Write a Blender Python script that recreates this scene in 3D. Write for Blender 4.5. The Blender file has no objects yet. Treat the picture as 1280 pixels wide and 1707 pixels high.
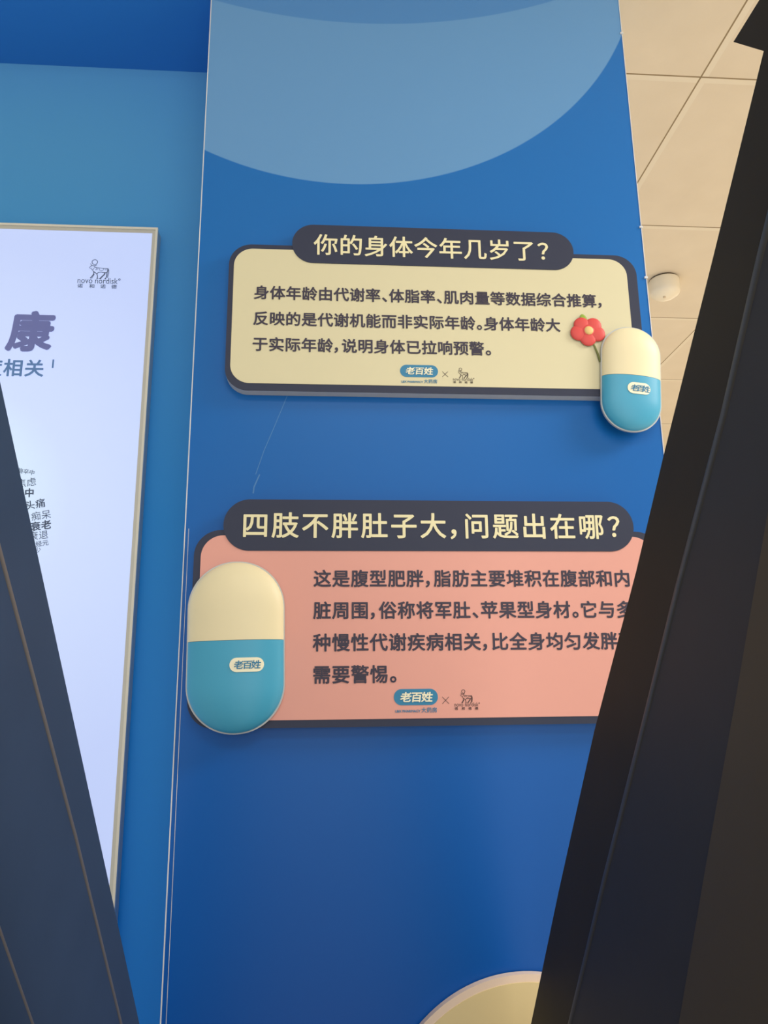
import bpy, bmesh, math, random
from mathutils import Vector, Matrix

scene = bpy.context.scene
col = scene.collection
EYE = 1.25            # camera height above the floor; all sign heights below are relative to it

# ---------------------------------------------------------------- camera
cam = bpy.data.cameras.new('camera')
cam.sensor_fit = 'VERTICAL'
cam.sensor_height = 24.0
cam.lens = 1295.5 / 1707.0 * 24.0
cam.clip_start = 0.02
cam_ob = bpy.data.objects.new('camera', cam)
col.objects.link(cam_ob)
pitch, yaw, roll = math.radians(13.517), math.radians(4.253), math.radians(-0.665)
fw = Vector((math.sin(yaw) * math.cos(pitch), math.cos(yaw) * math.cos(pitch), math.sin(pitch)))
rt = Vector((math.cos(yaw), -math.sin(yaw), 0))
up = rt.cross(fw)
r2 = rt * math.cos(roll) + up * math.sin(roll)
u2 = up * math.cos(roll) - rt * math.sin(roll)
M = Matrix((r2, u2, -fw)).transposed().to_4x4()
M.translation = Vector((0, 0, EYE))
cam_ob.matrix_world = M
scene.camera = cam_ob

# ---------------------------------------------------------------- world, lamps, exposure
scene.view_settings.view_transform = 'Standard'
scene.view_settings.look = 'None'
scene.view_settings.exposure = 0.0
scene.view_settings.gamma = 1.0
scene.view_settings.use_curve_mapping = False

world = bpy.data.worlds.new('world')
scene.world = world
world.use_nodes = True
bg = world.node_tree.nodes['Background']
bg.inputs[0].default_value = (1.0, 0.97, 0.92, 1)
bg.inputs[1].default_value = 0.55


def area(name, loc, target, size, size_y, watts, color):
    l = bpy.data.lights.new(name, 'AREA')
    l.shape = 'RECTANGLE'
    l.size, l.size_y, l.energy, l.color = size, size_y, watts, color
    o = bpy.data.objects.new(name, l)
    col.objects.link(o)
    o.location = loc
    o.rotation_euler = (Vector(target) - Vector(loc)).to_track_quat('-Z', 'Y').to_euler()
    return o


CEIL = EYE + 1.43
WARM = (1.0, 0.96, 0.89)
# near lamp in front of the panel; the rest are unseen lights added as fill
area('ceiling_lamp_near', (0.30, -0.75, CEIL - 0.02), (0.30, -0.75, 0), 1.2, 0.6, 12, WARM)
area('ceiling_fill_side', (2.10, 0.40, CEIL - 0.02), (2.10, 0.40, 0), 1.2, 0.6, 56, WARM)  # this and the next two are added to brighten the ceiling off the floor
area('ceiling_fill_back', (2.30, 3.60, CEIL - 0.02), (2.30, 3.60, 0), 1.2, 0.6, 52, WARM)
area('ceiling_fill_far', (0.30, 3.60, CEIL - 0.02), (0.30, 3.60, 0), 1.2, 0.6, 42, WARM)
area('rear_fill', (0.6, -3.8, 1.5), (0.4, 2.0, 1.6), 4.0, 2.4, 50, (1.0, 0.98, 0.94))  # unseen light added behind the viewer to fill the room


# ---------------------------------------------------------------- helpers
def lin(c):
    c = c / 255.0
    return c / 12.92 if c <= 0.04045 else ((c + 0.055) / 1.055) ** 2.4


def rgb(r, g, b):
    return (lin(r), lin(g), lin(b), 1.0)


def mat(name, color, rough=0.5, spec=0.5, metal=0.0, emit=None, emit_strength=0.0, noise=0.0, nscale=60.0, bump=0.0):
    m = bpy.data.materials.new(name)
    m.use_nodes = True
    nt = m.node_tree
    b = nt.nodes['Principled BSDF']
    b.inputs['Base Color'].default_value = color
    b.inputs['Roughness'].default_value = rough
    b.inputs['Specular IOR Level'].default_value = spec
    b.inputs['Metallic'].default_value = metal
    if emit:
        b.inputs['Emission Color'].default_value = emit
        b.inputs['Emission Strength'].default_value = emit_strength
    if noise or bump:
        tc = nt.nodes.new('ShaderNodeTexCoord')
        n = nt.nodes.new('ShaderNodeTexNoise')
        n.inputs['Scale'].default_value = nscale
        n.inputs['Detail'].default_value = 4
        nt.links.new(tc.outputs['Object'], n.inputs['Vector'])
        if noise:
            mx = nt.nodes.new('ShaderNodeMix')
            mx.data_type = 'RGBA'
            mx.inputs[6].default_value = tuple(v * (1 - noise) for v in color[:3]) + (1,)
            mx.inputs[7].default_value = tuple(min(1, v * (1 + noise)) for v in color[:3]) + (1,)
            nt.links.new(n.outputs['Fac'], mx.inputs[0])
            nt.links.new(mx.outputs[2], b.inputs['Base Color'])
        if bump:
            bp = nt.nodes.new('ShaderNodeBump')
            bp.inputs['Strength'].default_value = bump
            bp.inputs['Distance'].default_value = 0.002
            nt.links.new(n.outputs['Fac'], bp.inputs['Height'])
            nt.links.new(bp.outputs['Normal'], b.inputs['Normal'])
    return m


def link(name, bm, m, parent=None, smooth=False, bevel=0.0):
    bmesh.ops.recalc_face_normals(bm, faces=bm.faces)
    me = bpy.data.meshes.new(name)
    bm.to_mesh(me)
    bm.free()
    me.materials.append(m)
    if smooth:
        for p in me.polygons:
            p.use_smooth = True
    o = bpy.data.objects.new(name, me)
    col.objects.link(o)
    if parent:
        o.parent = parent
    if bevel:
        md = o.modifiers.new('bevel', 'BEVEL')
        md.width = bevel
        md.segments = 2
        md.limit_method = 'ANGLE'
    return o


def tag(o, label, cat, group=None):
    o['label'] = label
    o['category'] = cat
    if group:
        o['group'] = group
    return o


def empty(name, loc, label, cat, group=None, rot=(0, 0, 0)):
    o = bpy.data.objects.new(name, None)
    o.empty_display_size = 0.05
    col.objects.link(o)
    o.location = loc
    o.rotation_euler = rot
    return tag(o, label, cat, group)


def structure(name, bm, m, **k):
    o = link(name, bm, m, **k)
    o['kind'] = 'structure'
    return o


def box(bm, x0, x1, y0, y1, z0, z1):
    vs = [bm.verts.new((x, y, z)) for x in (x0, x1) for y in (y0, y1) for z in (z0, z1)]
    for f in ((0, 1, 3, 2), (4, 6, 7, 5), (0, 4, 5, 1), (2, 3, 7, 6), (0, 2, 6, 4), (1, 5, 7, 3)):
        bm.faces.new([vs[i] for i in f])


def boxed(*a):
    bm = bmesh.new()
    box(bm, *a)
    return bm


def prism_xz(bm, pts, y0, y1):
    """polygon in the wall plane (x, z), extruded from y0 to y1"""
    a = [bm.verts.new((x, y0, z)) for x, z in pts]
    b = [bm.verts.new((x, y1, z)) for x, z in pts]
    n = len(pts)
    bm.faces.new(a)
    bm.faces.new(b[::-1])
    for i in range(n):
        bm.faces.new((a[i], b[i], b[(i + 1) % n], a[(i + 1) % n]))


def prism_yz(bm, pts, x0, x1):
    a = [bm.verts.new((x0, y, z)) for y, z in pts]
    b = [bm.verts.new((x1, y, z)) for y, z in pts]
    n = len(pts)
    bm.faces.new(a)
    bm.faces.new(b[::-1])
    for i in range(n):
        bm.faces.new((a[i], b[i], b[(i + 1) % n], a[(i + 1) % n]))


def round_rect(x0, x1, z0, z1, r, seg=12):
    pts = []
    for cx, cz, a0 in ((x1 - r, z1 - r, 0), (x0 + r, z1 - r, 90), (x0 + r, z0 + r, 180), (x1 - r, z0 + r, 270)):
        for i in range(seg + 1):
            a = math.radians(a0 + 90.0 * i / seg)
            pts.append((cx + r * math.cos(a), cz + r * math.sin(a)))
    return pts


def circle(cx, cz, r, n=96):
    return [(cx + r * math.cos(2 * math.pi * i / n), cz + r * math.sin(2 * math.pi * i / n)) for i in range(n)]


def stroke(bm, pts, w, y0, y1, close=False):
    """a printed line of width w following pts in the wall plane"""
    n = len(pts)
    P = [Vector(p) for p in pts]
    L, R = [], []
    for i in range(n):
        if close:
            d = P[(i + 1) % n] - P[i - 1]
        else:
            d = P[min(i + 1, n - 1)] - P[max(i - 1, 0)]
        if d.length < 1e-9:
            d = Vector((1, 0))
        d.normalize()
        nrm = Vector((-d.y, d.x)) * (w / 2)
        L.append(P[i] + nrm)
        R.append(P[i] - nrm)
    fl = [bm.verts.new((p.x, y0, p.y)) for p in L]
    fr = [bm.verts.new((p.x, y0, p.y)) for p in R]
    for i in range(n if close else n - 1):
        j = (i + 1) % n
        bm.faces.new((fl[i], fl[j], fr[j], fr[i]))


# ---- lettering: glyphs of Blender's own built-in font, laid out character by character
_glyphs = {}


def glyph(ch, bold):
    key = (ch, bold)
    if key not in _glyphs:
        c = bpy.data.curves.new('glyph', 'FONT')
        c.body = ch
        c.size = 1.0
        c.offset = 0.0
        c.resolution_u = 3
        o = bpy.data.objects.new('glyph', c)
        col.objects.link(o)
        bpy.context.view_layer.update()
        dg = bpy.context.evaluated_depsgraph_get()
        me = bpy.data.meshes.new_from_object(o.evaluated_get(dg))
        base = [v.co.copy() for v in me.vertices]
        polys = [tuple(p.vertices) for p in me.polygons]
        vs, fs = [], []
        # heavier weights: the same outline struck several times around a small circle
        shifts = [(0, 0)] if bold <= 0 else [(bold * math.cos(math.pi * k / 4), bold * math.sin(math.pi * k / 4)) for k in range(8)]
        for k, (dx, dz) in enumerate(shifts):
            n0 = len(vs)
            vs += [v + Vector((dx, dz, 0.00004 * k)) for v in base]
            fs += [tuple(i + n0 for i in p) for p in polys]
        data = (vs, fs)
        bpy.data.objects.remove(o)
        bpy.data.curves.remove(c)
        bpy.data.meshes.remove(me)
        _glyphs[key] = data
    return _glyphs[key]


PUNCT = '，。、？'


def put_glyph(bm, ch, x, zc, em, y, bold=0.0, shear=0.0, sx=1.0, rot=0.0, narrow=False):
    """one glyph with its cell's left edge at x and the cell's middle at height zc"""
    vs, fs = glyph(ch, bold)
    if not vs:
        return
    if narrow:   # half-width punctuation: keep the ink next to the previous character
        mn = min(v.x for v in vs)
        off = -mn + 0.06
    else:
        off = 0.0
    out = []
    for v in vs:
        gx, gz = (v.x + off) * sx * em, (v.y - 0.38) * em
        gx += gz * shear
        if rot:
            c, s = math.cos(rot), math.sin(rot)
            gx, gz = gx * c - gz * s, gx * s + gz * c
        out.append(bm.verts.new((x + gx, y - v.z, zc + gz)))
    for f in fs:
        try:
            bm.faces.new([out[i] for i in f])
        except ValueError:
            pass


def flip_to_viewer(bm):
    for f in bm.faces:
        f.normal_update()
        if f.normal.y > 0:
            f.normal_flip()


def text_line(name, text, x0, zc, pitch, em, y, m, parent, bold=0.016, shear=0.0, half=0.5, rot=0.0, sx=1.0):
    bm = bmesh.new()
    x, z = x0, zc
    for ch in text:
        put_glyph(bm, ch, x, z, em, y, bold, shear, sx, rot, ch in PUNCT)
        adv = pitch * (half if ch in PUNCT else 1.0)
        x += adv * math.cos(rot)
        z += adv * math.sin(rot)
    return link(name, bm, m, parent)


def latin(name, text, x0, x1, z0, em_h, y, m, parent, bold=0.0, bm=None):
    """latin word fitted between x0 and x1, baseline z0, scaled height em_h"""
    vs, fs = glyph(text, bold)
    mn, mx = min(v.x for v in vs), max(v.x for v in vs)
    own = bm is None
    if own:
        bm = bmesh.new()
    out = [bm.verts.new((x0 + (v.x - mn) / (mx - mn) * (x1 - x0), y - v.z, z0 + v.y * em_h)) for v in vs]
    for f in fs:
        try:
            bm.faces.new([out[i] for i in f])
        except ValueError:
            pass
    if own:
        return link(name, bm, m, parent)


# ---------------------------------------------------------------- materials
def panel_print(name, stops, ring, rough):
    """blue printed sheet: a vertical colour run and the big pale ring of the print"""
    m = bpy.data.materials.new(name)
    m.use_nodes = True
    nt = m.node_tree
    N, L = nt.nodes, nt.links
    b = N['Principled BSDF']
    b.inputs['Roughness'].default_value = rough
    b.inputs['Specular IOR Level'].default_value = 0.27
    tc = N.new('ShaderNodeTexCoord')
    sep = N.new('ShaderNodeSeparateXYZ')
    L.new(tc.outputs['Object'], sep.inputs[0])
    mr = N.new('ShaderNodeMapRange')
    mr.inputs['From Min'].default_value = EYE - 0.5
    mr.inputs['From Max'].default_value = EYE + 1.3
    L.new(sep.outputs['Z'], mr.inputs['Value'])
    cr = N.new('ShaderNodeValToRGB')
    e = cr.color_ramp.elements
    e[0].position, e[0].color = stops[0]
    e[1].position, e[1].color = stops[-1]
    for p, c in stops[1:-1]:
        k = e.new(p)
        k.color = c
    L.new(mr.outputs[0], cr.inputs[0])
    out = cr.outputs[0]
    if ring:
        def inside(cx, cz, r):
            vx = N.new('ShaderNodeCombineXYZ')
            L.new(sep.outputs['X'], vx.inputs[0])
            L.new(sep.outputs['Z'], vx.inputs[1])
            d = N.new('ShaderNodeVectorMath')
            d.operation = 'DISTANCE'
            L.new(vx.outputs[0], d.inputs[0])
            d.inputs[1].default_value = (cx, cz, 0)
            k = N.new('ShaderNodeMapRange')
            k.inputs['From Min'].default_value = r - 0.001
            k.inputs['From Max'].default_value = r + 0.001
            k.inputs['To Min'].default_value = 1
            k.inputs['To Max'].default_value = 0
            L.new(d.outputs['Value'], k.inputs['Value'])
            return k.outputs[0]
        a = inside(*ring[0])
        c = inside(*ring[1])
        sub = N.new('ShaderNodeMath')
        sub.operation = 'MULTIPLY_ADD'      # outer - 0.45 * inner
        L.new(c, sub.inputs[0])
        sub.inputs[1].default_value = -0.45
        L.new(a, sub.inputs[2])
        amt = N.new('ShaderNodeMath')
        amt.operation = 'MULTIPLY'
        L.new(sub.outputs[0], amt.inputs[0])
        amt.inputs[1].default_value = ring[3]
        mx = N.new('ShaderNodeMix')
        mx.data_type = 'RGBA'
        L.new(amt.outputs[0], mx.inputs[0])
        L.new(out, mx.inputs[6])
        mx.inputs[7].default_value = ring[2]
        out = mx.outputs[2]
    L.new(out, b.inputs['Base Color'])
    return m


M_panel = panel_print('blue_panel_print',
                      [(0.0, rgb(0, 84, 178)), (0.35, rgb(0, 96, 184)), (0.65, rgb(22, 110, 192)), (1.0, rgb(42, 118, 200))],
                      ((0.03, EYE + 1.395, 0.547), (0.045, EYE + 2.13, 0.951), rgb(136, 188, 230), 0.52), 0.34)
M_niche = panel_print('light_blue_wall_print',
                      [(0.0, rgb(0, 134, 232)), (0.45, rgb(30, 148, 228)), (1.0, rgb(98, 172, 226))], None, 0.42)  # wall blue set paler towards the top
M_soffit = mat('blue_soffit_print', rgb(44, 130, 220), 0.4, noise=0.03, nscale=4)
M_edge = mat('white_edge_band', rgb(215, 222, 230), 0.5)
M_dark = mat('dark_navy_board', rgb(54, 61, 84), 0.5, spec=0.25, noise=0.03, nscale=9)
M_side = mat('grey_foam_edge', rgb(196, 202, 206), 0.6, noise=0.04)
M_cream = mat('cream_print', rgb(221, 217, 184), 0.5, noise=0.015, nscale=6)
M_pink = mat('pink_print', rgb(230, 168, 158), 0.5, noise=0.015, nscale=6)
M_title = mat('cream_lettering', rgb(240, 236, 196), 0.5)
M_text = mat('navy_lettering', rgb(52, 48, 72), 0.5)
M_logo_blue = mat('logo_blue', rgb(40, 132, 180), 0.45)
M_logo_white = mat('logo_white', rgb(250, 250, 225), 0.5)
M_brown = mat('fine_line_print', rgb(62, 46, 50), 0.5)
M_frame = mat('warm_aluminium', rgb(204, 205, 196), 0.45, metal=0.1, noise=0.03, nscale=30)
M_slate = mat('slate_lettering', rgb(78, 96, 128), 0.5)
M_violet = mat('violet_lettering', rgb(122, 134, 204), 0.5)
M_skyblue = mat('sky_blue_lettering', rgb(104, 150, 214), 0.5)
M_black = mat('black_laminate', (0.050, 0.038, 0.022, 1), 0.55, spec=0.12, noise=0.15, nscale=14)
M_black_blue = mat('blue_black_laminate', (0.052, 0.047, 0.044, 1), 0.55, spec=0.2, noise=0.12, nscale=14)
M_gloss = mat('slate_blue_laminate', (0.044, 0.078, 0.160, 1), 0.65, spec=0.08, noise=0.1, nscale=14)
M_bead = mat('grey_rubber_bead', (0.07, 0.066, 0.058, 1), 0.45)
M_light_streak = mat('pale_light_streak', (0.15, 0.145, 0.15, 1), 0.5)  # soft light streaks on the left board, put into a paler colour
M_brown_area = mat('brown_black_tone', (0.105, 0.079, 0.044, 1), 0.55, spec=0.2, noise=0.12, nscale=11)
M_caps_top = mat('ivory_shell', rgb(240, 232, 196), 0.45, noise=0.01)
M_caps_blue = mat('aqua_shell', rgb(70, 170, 212), 0.4, noise=0.02, nscale=8)
M_red = mat('flower_red', rgb(220, 78, 78), 0.5, noise=0.05, nscale=80)
M_yellow = mat('flower_yellow', rgb(240, 208, 140), 0.5)
M_green = mat('leaf_green', rgb(150, 180, 70), 0.5)
M_stem = mat('stem_green', rgb(110, 120, 60), 0.5)
M_disc = mat('sand_print', rgb(225, 208, 160), 0.5, noise=0.02, nscale=8)
M_rim = mat('pale_pink_rim', rgb(236, 216, 200), 0.5)
M_plastic = mat('white_plastic', rgb(248, 240, 220), 0.4, noise=0.01)
M_gap = mat('dark_gap', rgb(70, 55, 35), 0.7)
M_floor = mat('pale_floor', rgb(232, 222, 204), 0.4, noise=0.04, nscale=3)
M_wall = mat('warm_white_paint', rgb(228, 214, 190), 0.7, noise=0.02, nscale=5)


def lightbox_face():
    m = bpy.data.materials.new('backlit_sheet')
    m.use_nodes = True
    nt = m.node_tree
    N, L = nt.nodes, nt.links
    b = N['Principled BSDF']
    b.inputs['Base Color'].default_value = rgb(150, 160, 180)
    b.inputs['Roughness'].default_value = 0.5
    tc = N.new('ShaderNodeTexCoord')
    d = N.new('ShaderNodeVectorMath')
    d.operation = 'DISTANCE'
    L.new(tc.outputs['Object'], d.inputs[0])
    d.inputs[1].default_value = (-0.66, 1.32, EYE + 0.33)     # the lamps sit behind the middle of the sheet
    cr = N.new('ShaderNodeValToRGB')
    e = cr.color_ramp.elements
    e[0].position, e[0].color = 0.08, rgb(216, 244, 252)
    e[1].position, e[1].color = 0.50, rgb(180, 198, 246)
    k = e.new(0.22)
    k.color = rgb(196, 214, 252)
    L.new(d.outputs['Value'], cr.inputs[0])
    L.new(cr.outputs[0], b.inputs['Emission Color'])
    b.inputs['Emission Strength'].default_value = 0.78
    return m


def ceiling_tiles():
    m = bpy.data.materials.new('mineral_ceiling_tiles')
    m.use_nodes = True
    nt = m.node_tree
    N, L = nt.nodes, nt.links
    b = N['Principled BSDF']
    b.inputs['Roughness'].default_value = 0.85
    tc = N.new('ShaderNodeTexCoord')
    sep = N.new('ShaderNodeSeparateXYZ')
    L.new(tc.outputs['Object'], sep.inputs[0])

    def math2(op, a, v):
        n = N.new('ShaderNodeMath')
        n.operation = op
        for i, q in enumerate((a, v)):
            if isinstance(q, (int, float)):
                n.inputs[i].default_value = q
            elif q is not None:
                L.new(q, n.inputs[i])
        return n.outputs[0]

    def dist(ax, phase):
        t = math2('SUBTRACT', sep.outputs[ax], phase)
        t = math2('DIVIDE', t, 0.59)
        t = math2('ADD', t, 100.5)
        t = math2('FRACT', t, 0)
        t = math2('SUBTRACT', t, 0.5)
        t = math2('MULTIPLY', t, 0.59)
        return math2('ABSOLUTE', t, 0)
    dx, dy = dist('X', 0.889), dist('Y', 1.507)
    dm = math2('MINIMUM', dx, dy)
    bar = math2('LESS_THAN', dm, 0.0080)
    # joint on one side of each bar, its shadow painted as a dark line
    gx, gy = dist('X', 0.889 - 0.0095), dist('Y', 1.507 - 0.0095)
    shadow_gap = math2('LESS_THAN', math2('MINIMUM', gx, gy), 0.0020)
    n = N.new('ShaderNodeTexNoise')
    n.inputs['Scale'].default_value = 9
    n.inputs['Detail'].default_value = 6
    L.new(tc.outputs['Object'], n.inputs['Vector'])
    m1 = N.new('ShaderNodeMix')
    m1.data_type = 'RGBA'
    m1.inputs[6].default_value = rgb(226, 214, 194)
    m1.inputs[7].default_value = rgb(238, 227, 208)
    L.new(n.outputs['Fac'], m1.inputs[0])
    m2 = N.new('ShaderNodeMix')
    m2.data_type = 'RGBA'
    L.new(bar, m2.inputs[0])
    L.new(m1.outputs[2], m2.inputs[6])
    m2.inputs[7].default_value = rgb(238, 229, 211)
    m3 = N.new('ShaderNodeMix')
    m3.data_type = 'RGBA'
    L.new(shadow_gap, m3.inputs[0])
    L.new(m2.outputs[2], m3.inputs[6])
    m3.inputs[7].default_value = rgb(150, 132, 102)
    L.new(m3.outputs[2], b.inputs['Base Color'])
    n2 = N.new('ShaderNodeTexNoise')
    n2.inputs['Scale'].default_value = 220
    L.new(tc.outputs['Object'], n2.inputs['Vector'])
    bp = N.new('ShaderNodeBump')
    bp.inputs['Strength'].default_value = 0.15
    bp.inputs['Distance'].default_value = 0.001
    L.new(n2.outputs['Fac'], bp.inputs['Height'])
    L.new(bp.outputs['Normal'], b.inputs['Normal'])
    return m


# ---------------------------------------------------------------- the room
D = 1.15             # distance of the blue panel's face
NB = 1.35            # distance of the recessed wall
PX0, PX1 = -0.211, 0.534

structure('floor', boxed(-3.0, 4.0, -4.0, 7.0, -0.06, 0.0), M_floor)
structure('ceiling', boxed(-3.0, 4.0, -4.0, 7.0, CEIL, CEIL + 0.06), ceiling_tiles())
structure('wall_back', boxed(-3.0, 4.0, 7.0, 7.1, 0, CEIL), M_wall)
structure('wall_right', boxed(4.0, 4.1, -4.0, 7.0, 0, CEIL), M_wall)
structure('wall_left', boxed(-3.0, PX0, NB, NB + 0.08, 0, CEIL), M_niche)
structure('lintel', boxed(-3.0, PX0, D + 0.005, NB, EYE + 1.243, CEIL), M_soffit)

# ---------------------------------------------------------------- blue panel
panel = empty('display_panel', ((PX0 + PX1) / 2, D, 0), 'tall blue printed display panel with pale ring at top, behind both signs', 'display panel')


def local(o, root):
    """geometry written in world coordinates, hung under a root that stands at its base"""
    root_m = Matrix.Translation(root.location) @ root.rotation_euler.to_matrix().to_4x4()
    o.matrix_parent_inverse = root_m.inverted()
    return o


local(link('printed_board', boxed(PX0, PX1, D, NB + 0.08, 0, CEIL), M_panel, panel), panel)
e1 = local(link('edge_band', boxed(PX0 - 0.0015, PX0, D - 0.0015, D + 0.03, 0, CEIL), M_edge, panel), panel)
e1['label'] = 'thin white left edge band'
e2 = local(link('edge_band', boxed(PX1, PX1 + 0.0012, D - 0.001, D + 0.03, 0, CEIL), M_edge, panel), panel)
e2['label'] = 'thin white right edge band'
bm = bmesh.new()
stroke(bm, [(PX0 + 0.0045, EYE + 0.25), (PX0 + 0.0055, EYE - 0.1), (PX0 + 0.0065, EYE - 0.5), (PX0 + 0.007, 0.1)], 0.0007, D - 0.0004, 0)
local(link('film_seam', bm, M_edge, panel), panel)
for z in (1.185, 0.783, 0.687):
    bm = boxed(PX1 - 0.003, PX1 + 0.0025, D - 0.0025, D, EYE + z - 0.0016, EYE + z + 0.0016)
    local(link('film_snag', bm, M_edge, panel), panel)
bm = bmesh.new()
stroke(bm, [(-0.057, EYE + .484), (-0.072, EYE + .443), (-0.085, EYE + .408), (-0.098, EYE + .374), (-0.110, EYE + .335)], 0.0011, D - 0.0003, 0)
stroke(bm, [(-0.104, EYE + .335), (-0.112, EYE + .315), (-0.113, EYE + .305)], 0.002, D - 0.0003, 0)
local(link('scratch', bm, mat('scratched_film', rgb(70, 132, 198), 0.5), panel), panel)

# ---------------------------------------------------------------- logos shared by the signs
BULL = [  # strokes of the little bull emblem, on a 660 wide word mark
    ([(448, 245), (458, 270), (490, 287), (530, 283), (552, 268)], 9, False),
    ([(468, 278), (450, 300), (433, 325), (468, 342), (482, 360), (500, 385), (515, 408)], 9, False),
    ([(464, 304), (476, 312)], 8, False),
    ([(490, 287), (515, 292), (527, 312), (580, 322), (650, 330), (740, 330), (755, 360), (758, 420), (745, 500)], 9, False),
    ([(745, 500), (730, 497), (740, 430), (745, 370), (738, 335)], 8, False),
    ([(527, 312), (505, 335), (495, 365)], 8, False),
    ([(598, 332), (602, 365), (632, 376), (664, 362), (664, 334)], 8, False),
    ([(545, 318), (552, 340), (535, 362), (556, 362), (572, 340), (575, 325)], 7, False),
    ([(690, 335), (692, 360), (712, 358), (714, 335)], 8, False),
    ([(515, 408), (512, 440), (490, 480), (462, 518)], 14, False),
    ([(458, 518), (490, 518), (502, 488), (524, 440)], 9, False),
    ([(505, 392), (545, 420), (568, 445), (577, 480), (578, 516)], 13, False),
    ([(562, 520), (594, 520)], 11, False),
    ([(566, 440), (585, 408), (632, 402), (680, 410), (725, 408)], 12, False),
    ([(695, 412), (690, 440), (660, 475), (625, 520)], 20, False),
    ([(606, 522), (642, 522)], 11, False),
    ([(738, 335), (735, 380), (722, 415), (728, 460), (722, 495), (705, 522)], 12, False),
    ([(696, 524), (724, 524)], 11, False),
]


def bull_logo(parent, root, x0, x1, z_base, y, m, thick=1.0):
    """emblem over its two lines of lettering; x0..x1 is the latin word, z_base its baseline"""
    s = (x1 - x0) / 655.0

    def q(p):
        return (x0 + (p[0] - 261) * s, z_base + (612 - p[1]) * s)
    bm = bmesh.new()
    for pts, w, cl in BULL:
        stroke(bm, [q(p) for p in pts], w * s * thick, y, 0, cl)
    c = q((515, 217))
    stroke(bm, circle(c[0], c[1], 45 * s, 32), 11 * s * thick, y, 0, True)
    flip_to_viewer(bm)
    local(link('bull_emblem', bm, m, parent), root)
    bm = bmesh.new()
    latin('', 'novo nordisk', x0, x1, z_base, 152 * s, y, m, None, 0.0, bm)
    stroke(bm, circle(*q((940, 530)), 17 * s, 20), 6 * s, y, 0, True)
    put_glyph(bm, 'R', q((928, 0))[0], q((0, 530))[1], 30 * s, y, 0.02)
    local(link('emblem_word', bm, m, parent), root)
    bm = bmesh.new()
    for ch, px in zip('诺和诺德', (262, 455, 635, 815)):
        put_glyph(bm, ch, q((px, 0))[0], q((0, 664))[1], 78 * s, y, 0.012, 0, 1.2)
    local(link('emblem_characters', bm, m, parent), root)


def pharmacy_logo(parent, root, x0, x1, zc, h, y):
    bm = bmesh.new()
    prism_xz(bm, round_rect(x0, x1, zc - h / 2, zc + h / 2, h / 2 - 0.0001), y, y + 0.0006)
    badge = local(link('logo_badge', bm, M_logo_blue, parent), root)
    bm = bmesh.new()
    w = x1 - x0
    for i, ch in enumerate('老百姓'):
        put_glyph(bm, ch, x0 + w * (0.145 + 0.24 * i), zc, h * 0.64, y - 0.0004, 0.028, 0.14, 1.14)
    lt = link('logo_lettering', bm, M_logo_white, badge)
    bm = bmesh.new()
    zb = zc - h / 2 - 0.0096
    latin('', 'LBX PHARMACY', x0 + w * 0.03, x0 + w * 0.60, zb, 0.0046, y, None, None, 0.03, bm)
    for i, ch in enumerate('大药房'):
        put_glyph(bm, ch, x0 + w * (0.615 + 0.122 * i), zb + 0.0028, w * 0.122, y, 0.01)
    local(link('logo_caption', bm, M_logo_blue, parent), root)


def cross_mark(parent, root, x, z, r, y, m):
    bm = bmesh.new()
    stroke(bm, [(x - r, z - r), (x + r, z + r)], 0.0007, y, 0)
    stroke(bm, [(x - r, z + r), (x + r, z - r)], 0.0007, y - 0.00003, 0)
    flip_to_viewer(bm)
    local(link('cross_mark', bm, m, parent), root)


# ---------------------------------------------------------------- the two signs
FRONT = D - 0.018


def wall_sign(name, label, group, base, outer, face, r_out, r_face, pill, face_mat):
    root = empty(name, (base[0], D, base[1]), label, 'sign', group)
    bm = bmesh.new()
    prism_xz(bm, round_rect(*outer, r_out), FRONT, D)
    local(link('backing_board', bm, M_side, root), root)
    bm = bmesh.new()
    prism_xz(bm, round_rect(*outer, r_out), FRONT - 0.0008, FRONT)
    local(link('border', bm, M_dark, root), root)
    bm = bmesh.new()
    prism_xz(bm, round_rect(*face, r_face), FRONT - 0.0014, FRONT - 0.0007)
    f = local(link('face', bm, face_mat, root), root)
    bm = bmesh.new()
    prism_xz(bm, round_rect(*pill, (pill[3] - pill[2]) / 2 - 0.0002, 20), FRONT - 0.0024, D - 0.0002)
    local(link('title_bar', bm, M_dark, root), root)
    return root


YT = FRONT - 0.0028     # lettering on the title bars
YF = FRONT - 0.0018     # lettering on the faces
E = EYE

s1 = wall_sign('wall_sign', 'cream sign with dark border and title bar, upper one on blue panel', 'printed signs on the blue panel',
               (0.175, E + 0.465), (-0.160, 0.510, E + 0.464, E + 0.716), (-0.152, 0.493, E + 0.476, E + 0.708), 0.036, 0.030,
               (-0.060, 0.405, E + 0.685, E + 0.7545), M_cream)
local(text_line('title_text', '你的身体今年几岁了？', -0.0255, E + 0.7185, 0.0408, 0.0400, YT, M_title, s1, 0.014), s1)
for t, z in (('身体年龄由代谢率、体脂率、肌肉量等数据综合推算，', 0.6305), ('反映的是代谢机能而非实际年龄。身体年龄大', 0.5855), ('于实际年龄，说明身体已拉响预警。', 0.5415)):
    local(text_line('body_text', t, -0.1195, E + z, 0.02535, 0.0250, YF, M_text, s1, 0.023), s1)
pharmacy_logo(s1, s1, 0.112, 0.172, E + 0.501, 0.0205, YF)
cross_mark(s1, s1, 0.1832, E + 0.4965, 0.0044, YF, M_brown)
bull_logo(s1, s1, 0.1955, 0.2275, E + 0.4860, YF, M_brown, 1.25)

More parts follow.
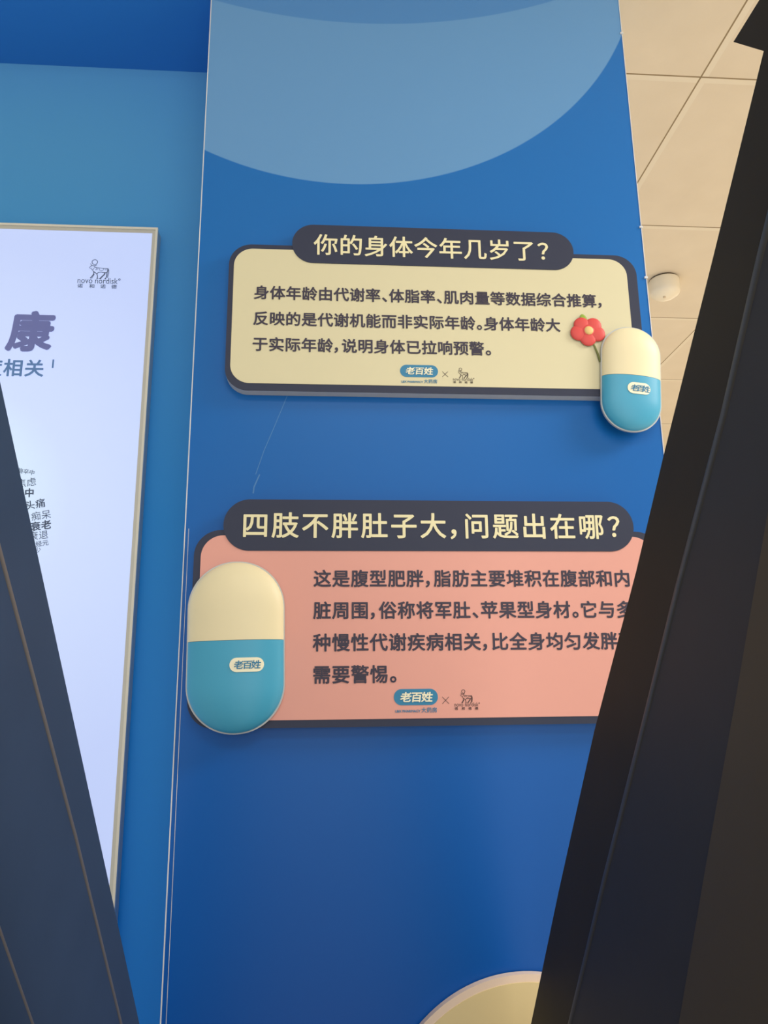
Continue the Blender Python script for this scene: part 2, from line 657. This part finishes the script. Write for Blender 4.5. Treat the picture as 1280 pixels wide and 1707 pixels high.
s2 = wall_sign('wall_sign', 'pink sign with dark border and title bar, lower one on blue panel', 'printed signs on the blue panel',
               (0.155, E - 0.038), (-0.194, 0.507, E - 0.038, E + 0.244), (-0.184, 0.494, E - 0.0275, E + 0.236), 0.038, 0.032,
               (-0.153, 0.466, E + 0.213, E + 0.2905), M_pink)
local(text_line('title_text', '四肢不胖肚子大，问题出在哪？', -0.1270, E + 0.2515, 0.0440, 0.0410, YT, M_title, s2, 0.016), s2)
for t, z in (('这是腹型肥胖，脂肪主要堆积在腹部和内', 0.1720), ('脏周围，俗称将军肚、苹果型身材。它与多', 0.1255), ('种慢性代谢疾病相关，比全身均匀发胖更', 0.0795), ('需要警惕。', 0.0345)):
    local(text_line('body_text', t, -0.0205, E + z, 0.0272, 0.0265, YF, M_text, s2, 0.023), s2)
pharmacy_logo(s2, s2, 0.095, 0.158, E + 0.002, 0.0225, YF)
cross_mark(s2, s2, 0.1690, E - 0.0030, 0.0048, YF, M_brown)
bull_logo(s2, s2, 0.1815, 0.2160, E - 0.0118, YF, M_brown, 1.25)

# ---------------------------------------------------------------- capsule cutouts and the flower
YS = FRONT - 0.0032       # plane the cutouts are glued to


def capsule(label, cx, z0, z1, r, split, tilt, depth, badge, shells=24):
    """two-tone capsule in relief on a thin board"""
    root = empty('capsule_cutout', (cx, YS, z0), label, 'cutout', 'capsule cutouts on the signs', (0, tilt, 0))
    h = z1 - z0
    bm = bmesh.new()
    prism_xz(bm, round_rect(-r - 0.0015, r + 0.0015, -0.0015, h + 0.0015, r, 18), -0.004, 0)
    link('cutout_board', bm, M_side, root)

    def shell(name, za, zb, m):
        bm = bmesh.new()
        rows = []
        n = 28
        for i in range(n + 1):
            z = za + (zb - za) * (0.5 - 0.5 * math.cos(math.pi * i / n))
            if z < r:
                rad = math.sqrt(max(0, r * r - (r - z) ** 2))
            elif z > h - r:
                rad = math.sqrt(max(0, r * r - (z - h + r) ** 2))
            else:
                rad = r
            rad = max(rad, 0.0004)
            rows.append([bm.verts.new((-rad * math.cos(math.pi * k / shells), -0.004 - depth * (rad / r) * math.sin(math.pi * k / shells), z)) for k in range(shells + 1)])
        for a, b in zip(rows, rows[1:]):
            for k in range(shells):
                bm.faces.new((a[k], a[k + 1], b[k + 1], b[k]))
        return link(name, bm, m, root, smooth=True)
    shell('lower_shell', 0, split - 0.0004, M_caps_blue)
    shell('upper_shell', split, h, M_caps_top)
    # small white name badge, bent to follow the shell
    bx0, bx1, bz0, bz1 = badge
    hb = bz1 - bz0

    def surf(x):
        return -0.004 - depth * math.sqrt(max(0, 1 - (x / r) ** 2))
    bm = bmesh.new()
    pts = round_rect(bx0, bx1, bz0, bz1, hb / 2 - 0.0001, 8)
    cols = 10
    top = []
    for i in range(cols * 2 + 1):
        x = bx0 + (bx1 - bx0) * (0.5 - 0.5 * math.cos(math.pi * i / (cols * 2)))
        d = max(0, hb / 2 - min(x - bx0, bx1 - x))
        hh = math.sqrt(max(0.0, (hb / 2) ** 2 - d * d))
        zc = (bz0 + bz1) / 2
        y = surf(x) - 0.0007
        top.append((bm.verts.new((x, y, zc - hh - 1e-5)), bm.verts.new((x, y, zc + hh + 1e-5))))
    for a, b in zip(top, top[1:]):
        bm.faces.new((a[0], b[0], b[1], a[1]))
    bd = link('badge', bm, M_logo_white, root)
    bm = bmesh.new()
    w = bx1 - bx0
    for i, ch in enumerate('老百姓'):
        put_glyph(bm, ch, bx0 + w * (0.13 + 0.25 * i), (bz0 + bz1) / 2, hb * 0.62, 0, 0.018, 0.12, 1.12)
    for v in bm.verts:
        v.co.y += surf(v.co.x) - 0.0010
    link('badge_lettering', bm, M_logo_blue, bd)
    return root


capsule('small cream and blue capsule cutout beside the red flower on the cream sign', 0.4745, E + 0.4045, E + 0.581, 0.0475, 0.0880, math.radians(4.5), 0.016,
        (-0.012, 0.0255, 0.056, 0.075))
capsule('large cream and blue capsule cutout on left end of the pink sign', -0.1260, E - 0.044, E + 0.1945, 0.0670, 0.1260, math.radians(-1.2), 0.022,
        (-0.006, 0.041, 0.082, 0.1015))

flower = empty('flower_cutout', (0.4365, YS, E + 0.522), 'red five petal flower cutout with yellow centre on the cream sign', 'flower')


def dome(bm, cx, cz, r, d, y0, sx=1.0, rot=0.0, n=20, k=6):
    prev = None
    for j in range(k + 1):
        a = math.pi / 2 * j / k
        rr, yy = r * math.cos(a), y0 - d * math.sin(a)
        rr = max(rr, r * 0.01)
        ring = []
        for i in range(n):
            t = 2 * math.pi * i / n
            u, v = rr * math.cos(t) * sx, rr * math.sin(t)
            ring.append(bm.verts.new((cx + u * math.cos(rot) - v * math.sin(rot), yy, cz + u * math.sin(rot) + v * math.cos(rot))))
        if prev:
            for i in range(n):
                bm.faces.new((prev[i], prev[(i + 1) % n], ring[(i + 1) % n], ring[i]))
        prev = ring
    bm.faces.new(prev)


FX, FZ = 0.4180, E + 0.5750
bm = bmesh.new()
for i in range(5):
    a = math.radians(52 + 72 * i)
    dome(bm, FX + 0.0160 * math.cos(a), FZ + 0.0125 * math.sin(a), 0.0136, 0.0035, YS - 0.001, 1.0, a)
dome(bm, FX, FZ, 0.013, 0.0045, YS - 0.001)
local(link('petals', bm, M_red, flower, smooth=True), flower)
bm = bmesh.new()
dome(bm, FX + 0.0005, FZ - 0.0005, 0.0074, 0.0030, YS - 0.0045)
local(link('flower_centre', bm, M_yellow, flower, smooth=True), flower)
bm = bmesh.new()
dome(bm, FX - 0.005, FZ + 0.0215, 0.0056, 0.0015, YS - 0.0003, 1.6, math.radians(110))
local(link('leaf', bm, M_green, flower, smooth=True), flower)
bm = bmesh.new()
path = [(0.4225, E + 0.560), (0.4275, E + 0.548), (0.4315, E + 0.536), (0.4345, E + 0.522)]
for a, b in zip(path, path[1:]):
    box(bm, min(a[0], b[0]) - 0.0010, max(a[0], b[0]) + 0.0010, YS - 0.0016, YS, min(a[1], b[1]) - 0.0002, max(a[1], b[1]) + 0.0002)
bm.free()
bm = bmesh.new()
pl = [(x - 0.0012, z) for x, z in path] + [(x + 0.0012, z) for x, z in path[::-1]]
prism_xz(bm, pl, YS - 0.0018, YS)
local(link('stem', bm, M_stem, flower), flower)

# ---------------------------------------------------------------- round disc low on the panel
disc = empty('round_sign', (0.266, D - 0.0026, E - 0.762), 'round sand coloured disc with pale rim, low on the blue panel', 'sign')
bm = bmesh.new()
prism_xz(bm, circle(0.266, E - 0.562, 0.203, 128), D - 0.0145, D - 0.0026)
local(link('rim', bm, M_rim, disc), disc)
bm = bmesh.new()
prism_xz(bm, circle(0.266, E - 0.562, 0.1935, 128), D - 0.0160, D - 0.0143)
local(link('face', bm, M_disc, disc), disc)

# ---------------------------------------------------------------- lightbox on the recessed wall
LB = empty('lightbox', (-0.74, NB, E - 0.75), 'glowing white lightbox poster in a slim metal frame on the recessed wall', 'lightbox')
lx0, lx1, lz0, lz1 = -1.16, -0.322, E - 0.75, E + 0.864
yF = NB - 0.027
bm = bmesh.new()
fwid = 0.0095
box(bm, lx0, lx1, yF, NB, lz1 - fwid, lz1)
box(bm, lx0, lx1, yF, NB, lz0, lz0 + fwid)
box(bm, lx0, lx0 + fwid, yF, NB, lz0 + fwid, lz1 - fwid)
box(bm, lx1 - fwid, lx1, yF, NB, lz0 + fwid, lz1 - fwid)
local(link('frame', bm, M_frame, LB), LB)
bm = bmesh.new()
lip = 0.0032
for a in ((lx0 - 0.001, lx1 + 0.001, lz1 - lip, lz1 + 0.001), (lx0 - 0.001, lx1 + 0.001, lz0 - 0.001, lz0 + lip),
          (lx0 - 0.001, lx0 + lip, lz0 + lip, lz1 - lip), (lx1 - lip, lx1 + 0.001, lz0 + lip, lz1 - lip)):
    box(bm, a[0], a[1], yF - 0.003, yF + 0.004, a[2], a[3])
local(link('outer_lip', bm, mat('pale_aluminium', rgb(236, 234, 218), 0.4, noise=0.02), LB), LB)
yP = NB - 0.0265
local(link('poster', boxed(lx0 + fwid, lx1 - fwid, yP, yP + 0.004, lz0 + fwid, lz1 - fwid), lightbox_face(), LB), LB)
yL = yP - 0.0006
local(text_line('headline_text', '康', -0.5735, E + 0.6490, 0.08, 0.0800, yL, M_violet, LB, 0.038, 0.07), LB)
local(text_line('subtitle_text', '度相关', -0.6105, E + 0.5780, 0.0360, 0.0345, yL, M_skyblue, LB, 0.022), LB)
local(text_line('reference_mark', '1', -0.4955, E + 0.5880, 0.02, 0.0230, yL, M_skyblue, LB, 0.016), LB)
bull_logo(LB, LB, -0.4600, -0.3880, E + 0.7475, yL, M_slate)
R = math.radians
for t, xr, z, em, b, rot in (('脑卒中', -0.5025, 0.3835, 0.0098, 0.004, R(-9)), ('焦虑', -0.4985, 0.3680, 0.0165, -0.004, R(8)), ('卒中', -0.5000, 0.3480, 0.0165, 0.028, R(3)),
                             ('头痛', -0.4800, 0.3310, 0.0170, 0.010, R(12)), ('痴呆', -0.4690, 0.3110, 0.0165, -0.004, R(10)), ('衰老', -0.4670, 0.2930, 0.0170, 0.024, R(9)),
                             ('衰退', -0.4705, 0.2755, 0.0160, -0.008, R(7)), ('神经元', -0.4690, 0.2620, 0.0105, 0.008, R(9)), ('减少', -0.4800, 0.2490, 0.0125, -0.008, R(6))):
    w = em * 1.02 * len(t)
    local(text_line('symptom_word', t, xr - w * math.cos(rot), E + z - w * math.sin(rot) + em * 0.10, em * 1.02, em, yL, M_slate, LB, b, 0, 0.5, rot), LB)

# ---------------------------------------------------------------- smoke detector
sd = empty('smoke_detector', (1.179, 2.400, CEIL), 'small white round smoke detector on the tiled ceiling', 'smoke detector')


def lathe(bm, prof, n=40):
    rows = [[bm.verts.new((r * math.cos(2 * math.pi * i / n), r * math.sin(2 * math.pi * i / n), z)) for i in range(n)] for r, z in prof]
    for a, b in zip(rows, rows[1:]):
        for i in range(n):
            bm.faces.new((a[i], a[(i + 1) % n], b[(i + 1) % n], b[i]))
    bm.faces.new(rows[0])
    bm.faces.new(rows[-1])


bm = bmesh.new()
lathe(bm, [(0.046, 0.0), (0.046, -0.006)])
link('mounting_plate', bm, M_gap, sd)
bm = bmesh.new()
lathe(bm, [(0.050, -0.006), (0.0515, -0.010), (0.0510, -0.050), (0.0480, -0.058), (0.032, -0.069), (0.014, -0.076), (0.001, -0.077)])
link('housing', bm, M_plastic, sd, smooth=True)
bm = bmesh.new()
lathe(bm, [(0.005, -0.066), (0.005, -0.0765), (0.004, -0.0785)], 16)
bmesh.ops.translate(bm, vec=(-0.010, -0.012, 0), verts=bm.verts)
link('indicator', bm, mat('beige_plastic', rgb(225, 208, 180), 0.4), sd)

# ---------------------------------------------------------------- the dark wings in front
def bead(bm, pts, x, r, side):
    """half-round bead along pts (y, z) on the inner face at x; side is the direction it stands out"""
    n = 8
    rows = []
    for i, p in enumerate(pts):
        a, b = Vector(pts[max(0, i - 1)]), Vector(pts[min(len(pts) - 1, i + 1)])
        d = (b - a).normalized()
        nn = Vector((-d.y, d.x))
        row = []
        for k in range(n + 1):
            t = math.pi * k / n
            q = Vector(p) + nn * (r * math.cos(t))
            row.append(bm.verts.new((x + side * r * 0.6 * math.sin(t), q.x, q.y)))
        rows.append(row)
    for a, b in zip(rows, rows[1:]):
        for k in range(n):
            bm.faces.new((a[k], a[k + 1], b[k + 1], b[k]))
    bm.faces.new(rows[0])
    bm.faces.new(rows[-1])


wr = empty('side_wing', (0.265, 0.6, 0), 'black wing board with notched top at the right, nearest the viewer', 'board', 'dark wing boards in front of the panel')
prof = [(0.12, 0), (1.085, 0), (1.085, E - 0.428), (1.049, E - 0.386), (0.895, E - 0.206), (0.740, E - 0.032), (0.609, E + 0.098), (0.536, E + 0.177), (0.436, E + 0.280), (0.358, E + 0.362), (0.385, E + 0.395), (0.12, E + 0.395)]
bm = bmesh.new()
prism_yz(bm, prof, 0.25, 0.28)
local(link('board', bm, M_black, wr), wr)
bm = bmesh.new()
line2 = [(0.300, 0.346), (0.386, 0.246), (0.446, 0.171), (0.533, 0.075), (0.618, -0.024), (0.737, -0.160), (0.870, -0.318), (1.03, -0.510)]
inner = [(y - 0.002, E + z) for y, z in line2] + [(1.03, 0.03), (0.14, 0.03), (0.14, E + 0.346)]
prism_yz(bm, inner, 0.2485, 0.251)
local(link('inner_sheet', bm, M_black_blue, wr), wr)
bm = bmesh.new()
bead(bm, [(y, E + z) for y, z in line2], 0.2495, 0.0040, -1)
local(link('bead_or_streak', bm, M_bead, wr, smooth=True), wr)
bm = bmesh.new()
brown_pts = [(0.30, E + 0.287), (0.418, E + 0.084), (0.467, E - 0.001), (0.526, E - 0.101), (0.594, E - 0.219), (0.72, E - 0.44), (0.72, 0.05), (0.15, 0.05), (0.15, E + 0.287)]
prism_yz(bm, brown_pts, 0.247, 0.249)
ba = local(link('brown_area', bm, M_brown_area, wr), wr)  # thin raised sheet, browner than the rest of the inner face
ba['label'] = 'brownish area on the inner face'

wl = empty('side_wing', (-0.235, 0.6, 0), 'blue black wing board at the left, in front of the glowing lightbox', 'board', 'dark wing boards in front of the panel')
prof = [(0.12, 0), (1.095, 0), (1.095, E - 0.410), (1.059, E - 0.372), (0.504, E + 0.210), (0.325, E + 0.398), (0.12, E + 0.398)]
bm = bmesh.new()
prism_yz(bm, prof, -0.25, -0.22)
local(link('board', bm, M_gloss, wl), wl)
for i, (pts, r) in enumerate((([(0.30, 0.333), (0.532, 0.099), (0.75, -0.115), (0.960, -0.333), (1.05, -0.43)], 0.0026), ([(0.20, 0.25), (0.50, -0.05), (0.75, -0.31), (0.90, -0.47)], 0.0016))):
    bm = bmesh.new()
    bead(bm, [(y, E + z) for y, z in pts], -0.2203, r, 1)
    local(link('bead_or_streak', bm, M_light_streak, wl, smooth=True), wl)  # streaks of light on the board, shaped as thin raised strips
